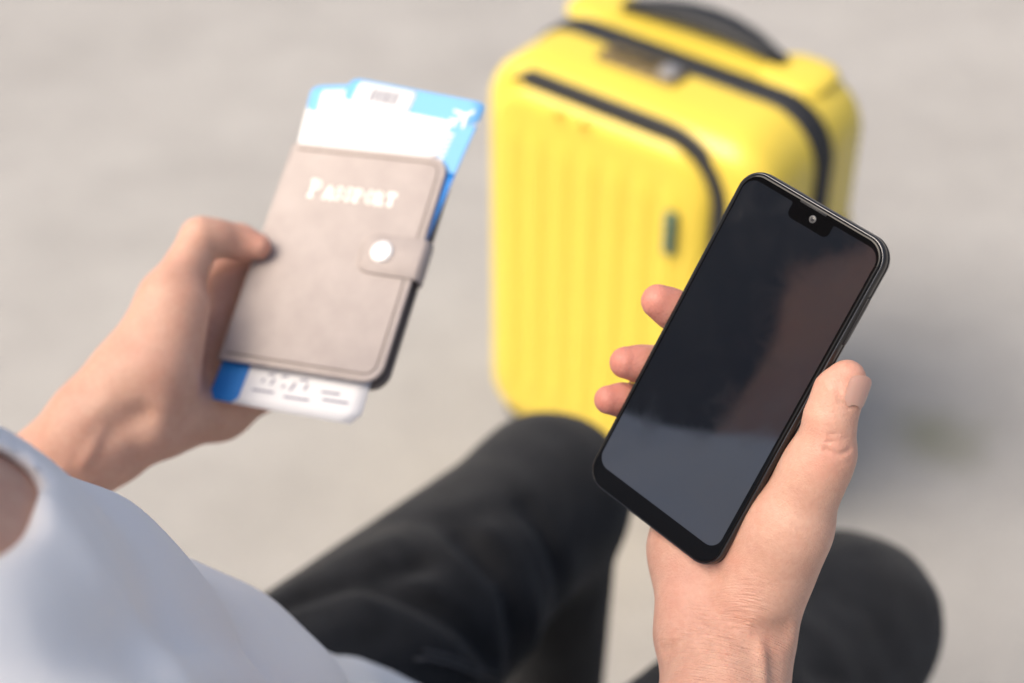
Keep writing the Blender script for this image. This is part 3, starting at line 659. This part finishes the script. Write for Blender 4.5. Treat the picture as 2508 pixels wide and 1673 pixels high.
def smooth_refine(pos, quads, c, r):
    """split the quads near c in four and set their vertices on the modelled surface: finer skin where the hand is in focus"""
    import bmesh
    bm = bmesh.new(); me = bpy.data.meshes.new('tmp'); me.from_pydata(pos.tolist(), [], quads.tolist()); bm.from_mesh(me); bpy.data.meshes.remove(me)
    cv = Vector(c); es = [e for e in bm.edges if (e.verts[0].co - cv).length < r and (e.verts[1].co - cv).length < r]
    bmesh.ops.subdivide_edges(bm, edges=es, cuts=1, use_grid_fill=True)
    bm.verts.index_update(); P = np.array([v_.co[:] for v_ in bm.verts])
    idx = np.where(np.linalg.norm(P - np.array(c), axis=1) < r + .004)[0]
    Bk = np.floor(P[idx] / .024).astype(int); key = (Bk[:, 0] * 1000 + Bk[:, 1]) * 1000 + Bk[:, 2]; e_ = .0004
    for k in np.unique(key):
        ii = idx[key == k]; q = P[ii]; c0 = q.mean(0); sel = F.near(c0, np.linalg.norm(q - c0, axis=1).max() + .004)
        for it in range(2):
            d0 = F.ev(q, sel); g = np.stack([(F.ev(q + dv, sel) - d0) / e_ for dv in np.eye(3) * e_], 1)
            q = q - np.clip(d0 / np.maximum((g ** 2).sum(1), .2), -.002, .002)[:, None] * g
        P[ii] = q
    faces = [[v_.index for v_ in f.verts] for f in bm.faces]; bm.free()
    return P, faces
HANDC = V((0.0987, 0.5049, 0.9237))
pos, faces = smooth_refine(pos, quads, HANDC, .098)
fl = np.zeros(len(pos))
for i, t in enumerate(tips): fl = np.maximum(fl, (.85 if i < 3 else .28) * np.exp(-((np.linalg.norm(pos - t, axis=1) / .014) ** 2)))
FLUSH = [((0.0854, 0.5074, 0.9108), .020, .14), ((0.0697, 0.4936, 0.9095), .025, .20), ((0.1257, 0.5061, 0.9737), .010, .22)]
for c_, r_, a_ in FLUSH:
    fl = np.maximum(fl, a_ * np.exp(-((np.linalg.norm(pos - V(c_), axis=1) / r_) ** 2)))
ax_ = WRR - ELR; ax_ /= np.linalg.norm(ax_)
wr = np.exp(-((np.linalg.norm(pos - V((0.0919, 0.4668, 0.8916)), axis=1) / .034) ** 4))
al_ = (pos - WRR) @ ax_
me = bpy.data.meshes.new('person'); me.from_pydata((pos - np.array(ORG)).tolist(), [], faces)
me.polygons.foreach_set('use_smooth', np.ones(len(me.polygons), dtype=bool)); me.materials.append(M['skin'])
for k_, a_ in (('flush', fl), ('wrinkle', wr), ('along', al_)):
    me.attributes.new(k_, 'FLOAT', 'POINT').data.foreach_set('value', a_.astype(np.float32))
person = bpy.data.objects.new('person', me); col.objects.link(person); person.location = ORG
person['label'] = 'seated person in white T-shirt and black jeans holding a phone and a passport cover'; person['category'] = 'person'

# ---- nails
def nail(tip, base, nrm, r, length, half_w, name='fingernail'):
    tip, base, nrm = V(tip), V(base), V(nrm); ax = tip - base; ax /= np.linalg.norm(ax); nrm = nrm - ax * (nrm @ ax); nrm /= np.linalg.norm(nrm); sd = np.cross(ax, nrm)
    vv = []; ff = []; na, nl_ = 12, 12
    for i in range(nl_ + 1):
        t = i / nl_; wd = half_w * min(1, (1 - (1 - min(1, t / .35)) ** 2) ** .5 * .25 + .75) * (1 if t < .85 else 1 - .25 * ((t - .85) / .15) ** 2)
        if t < .25: wd *= .72 + .28 * math.sin(t / .25 * math.pi / 2)
        for j in range(na + 1):
            u = 2 * j / na - 1; ang = u * wd / r
            tt = t - (.10 * u * u if t < .3 else -.0 + .10 * u * u * (1 if t > .8 else 0))
            p = base + ax * (length * tt) + (nrm * math.cos(ang) + sd * math.sin(ang)) * r * (1 - .04 * (t - .5) ** 2)
            vv.append(p - np.array(ORG))
    for i in range(nl_):
        for j in range(na): a = i * (na + 1) + j; ff.append((a, a + 1, a + na + 2, a + na + 1))
    k = len(vv); vv += [p - nrm * .0006 for p in vv]; ff += [tuple(k + q for q in reversed(f)) for f in ff]
    return obj(name, vv, ff, M['nail'], person)
nail((0.1351, 0.5317, 0.9963), (0.1309, 0.5250, 0.9864), (.56, -.67, .48), .0113, .0124, .0062)
#NAILS

# ---- clothes
G = Field(); G.k = 1
lat = V((-.42, .91, 0)); lat2 = V((-.80, .60, 0)); fwd = V((.91, .42, 0))
C4 = V((-.12, .56, .56)); rl = V((.42, -.91, 0)); rl2 = V((.80, -.60, 0))
G.add(cone(T1, T2, .085, .095, .05), cone(T2, T3, .097, .113, .05), cone(T3, T4, .113, .114, .05), cone(T4, C4, .112, .116, .05))
G.add(cone(SHL, TRL, .054, .060, .03), cone(TRL, T1, .060, .085, .03), cone(T1, SHR, .085, .064, .04))
G.add(cone(T1 + rl * .10, T2 + rl * .13, .085, .095, .05), cone(T2 + rl * .13, T3 + rl * .13, .095, .10, .05), cone(T3 + rl * .13, T4 + rl2 * .15, .10, .105, .05))
G.add(cone(SHL, SHL + (ELL_ - SHL) * .62, .056, .064, .03), cone(SHR, SHR + (ELR - SHR) * .60, .064, .070, .03))
G.cut(ell((-0.2061, 0.3612, 1.0807), (.063, .0262, .09), ((1, 0, 0), (0, .62, .785), (0, .785, -.62)), .004), .010)
G.cut(cone(SHL + (ELL_ - SHL) * .72, ELL_, .058, .10, .004), .003); G.cut(cone(SHR + (ELR - SHR) * .70, ELR, .058, .10, .004), .003)
G.add(cone((-0.0977, 0.6695, 0.6320), (-0.0658, 0.6766, 0.5925), .022, .028, .02))
for a_ in (([(-.136, .303, 1.082), (-.123, .317, 1.068), (-.115, .350, 1.035), (-.1175, .399, .984), (-.113, .420, .956), (-.108, .468, .893)], .0085, .016),
           ([(-.1112, .366, 1.010), (-.1114, .412, .9575), (-.105, .455, .900)], -.0090, .018),
           ([(-.150, .420, 1.040), (-.1389, .412, 1.034), (-.1309, .411, 1.016), (-.120, .42, .985)], .0030, .010),
           ([(-.165, .47, 1.0), (-.150, .49, .95), (-.13, .52, .86)], -.0025, .016), ([(-.145, .385, 1.06), (-.130, .37, 1.045), (-.118, .375, 1.01)], -.0025, .010)): G.groove(*a_)
p_, q_ = G.mesh(.004)
pw = .0016 * np.sin(p_[:, 0] * 60 + 1.5 * np.sin(p_[:, 2] * 35)) * np.sin(p_[:, 1] * 48 + 1.7 * np.sin(p_[:, 0] * 40)); p_ = p_ + pw[:, None] * np.array((.7, .2, .6))
shirt = fast_mesh('t_shirt', p_, q_, M['shirt'], person, ORG)
J = Field()
HL, HR = V((-.205, .61, .555)), V((-.03, .50, .555)); KL, KR = V((.028, .962, .518)), V((.241, .850, .496)); AL, AR = V((.03, .99, .11)), V((.272, .885, .11))
J.add(cone(C4 + V((0, .01, -.03)) - lat2 * .08, C4 + V((0, .01, -.03)) + lat2 * .08, .105, .105, .05))
J.add(cone(HL, KL, .100, .060, .03), cone(HR, KR, .092, .060, .03), cone(KL, AL, .056, .046, .03), cone(KR, AR, .060, .054, .03), cone(KR + V((-.018, -.006, .004)), KR + V((.016, .010, -.010)), .058, .056, .02))
for a_ in (([(-.1524, .7593, .612), (-.1154, .7969, .6077), (-.08, .82, .607)], -0.0067, .009), ([(-.15, .745, .615), (-.100, .775, .6145), (-.06, .80, .603)], 0.0075, .010),
           ([(-.0953, .7552, .6164), (-.0437, .7463, .5849)], -0.0067, .008), ([(-.085, .770, .614), (-.045, .765, .594), (-.015, .765, .55)], 0.0083, .010),
           ([(-.0329, .8304, .5973), (-.0001, .7923, .5452), (.005, .78, .50)], 0.0083, .011), ([(-.015, .845, .592), (.018, .815, .545), (.02, .80, .50)], -0.0053, .009),
           ([(.0101, .8772, .5818), (.035, .850, .535), (.038, .845, .49)], 0.0075, .011), ([(-.10, .86, .60), (-.05, .845, .602), (-.02, .82, .59)], 0.0037, .012),
           ([(.20, .74, .575), (.2334, .74, .556), (.265, .75, .52)], 0.0060, .010), ([(.17, .70, .58), (.21, .70, .56), (.25, .72, .51)], 0.0060, .010),
           ([(-.080, .728, .603), (-.059, .7343, .5956), (-.033, .7464, .569), (-.0117, .771, .528)], -0.0060, .0045)): J.groove(*a_)
p_, q_ = J.mesh(.004)
pw = .0012 * np.sin(p_[:, 0] * 95 + 2 * np.sin(p_[:, 1] * 40)) * np.sin(p_[:, 1] * 70 + 2 * np.sin(p_[:, 2] * 50)); p_ = p_ + pw[:, None] * np.array((.3, -.4, .85))
jeans = fast_mesh('jeans', p_, q_, M['denim'], person, ORG)
sm_ = MB()
for dz in (.0, .006): sm_.tube([np.array(q) + np.array((.004 + dz * .4, -.002 - dz, .0045 - dz * .2)) - np.array(ORG) for q in ((-.080, .728, .603), (-.059, .7343, .5956), (-.045, .740, .584), (-.033, .7464, .569), (-.0117, .771, .528))], .0011, 8)
o = sm_.build('pocket_seam', M['denim_thread'], jeans)
# the bench that carries the person
bm_ = Matrix.Translation((-.13, .48, 0)) @ Matrix.Rotation(R(-30), 4, 'Z')
B_ = thing('stone_bench', 'plain pale concrete bench under the seated person', 'bench', bm_)
MB().loft([[(x, y - .02, z) for x, y in rrect(1.5 - 2 * i, .36 - 2 * i, .02, 4)] for z, i in ((.375, 0), (.435, 0), (.443, .004), (.446, .010))]).build('seat', M['bench_stone'], B_, smooth=False)
for x in (-.55, .55): MB().loft([[(x + a, y - .02, z) for a, y in rrect(.16, .28, .015, 3)] for z in (0, .374)]).build('leg', M['bench_stone'], B_, smooth=False)
# hair bulk added to keep bright sky out of the screen's reflection; shoes
K = Field(); K.add(ell(hp_(-.024, 0, .032), (.100, .086, .094), (hx, hy, hz), .02))
nk = NECK
for s_ in (1, -1):
    K.add(cone(hp_(-.045, s_ * .060, .02), hp_(-.075, s_ * .082, -.09), .045, .040, .03), cone(hp_(-.075, s_ * .082, -.09), hp_(-.085, s_ * .092, -.175), .042, .038, .03))
K.add(cone(hp_(-.08, .05, -.03), hp_(-.075, .06, -.20), .045, .04, .03), cone(hp_(-.08, -.05, -.03), hp_(-.075, -.06, -.20), .045, .04, .03), cone(hp_(-.085, 0, -.03), hp_(-.08, 0, -.21), .045, .04, .03))
K.add(cone(hp_(-.07, .115, .03), hp_(-.10, .125, -.16), .055, .05, .04), cone(hp_(-.03, .07, .07), hp_(-.07, .115, .03), .055, .058, .04))  # extra volume beside the head, added to block sky reflected in the phone
K.add(cone(hp_(-.07, .115, .03), hp_(-.10, .125, -.16), .055, .05, .04), cone(hp_(-.03, .07, .07), hp_(-.07, .115, .03), .055, .058, .04))
K.cut(ell(hp_(.090, 0, -.03), (.075, .068, .095), (hx, hy, hz), .01), .01); K.cut(cone(hp_(.055, 0, -.10), hp_(.06, 0, -.24), .075, .08, .01), .01)
p_, q_ = K.mesh(.004)
th = np.arctan2((p_ - HEAD) @ hy, (p_ - HEAD) @ hx); c0 = HEAD - hx * .02; rad = p_ - c0; rad[:, 2] *= .3
rad /= np.linalg.norm(rad, axis=1)[:, None]; zz = p_[:, 2]
p_ = p_ + rad * (.0022 * np.sin(th * 55 + 3 * np.sin(zz * 30)) + .0012 * np.sin(th * 131 + 2 * np.sin(zz * 47)))[:, None]
fast_mesh('added_hair', p_, q_, M['added_hair'], person, ORG)
for A_, d_ in ((AL, V((.30, .95, 0))), (AR, V((.45, .9, 0)))):
    K = Field()
    K.add(cone(A_ + V((0, 0, -.02)) - d_ * .03, A_ + V((0, 0, -.065)) + d_ * .03, .042, .040, .02), cone(A_ + V((0, 0, -.072)) - d_ * .04, A_ + V((0, 0, -.08)) + d_ * .15, .036, .028, .02))
    p_, q_ = K.mesh(.005); p_[:, 2] = np.maximum(p_[:, 2], .002); fast_mesh('shoe', p_, q_, M['shoe'], person, ORG)
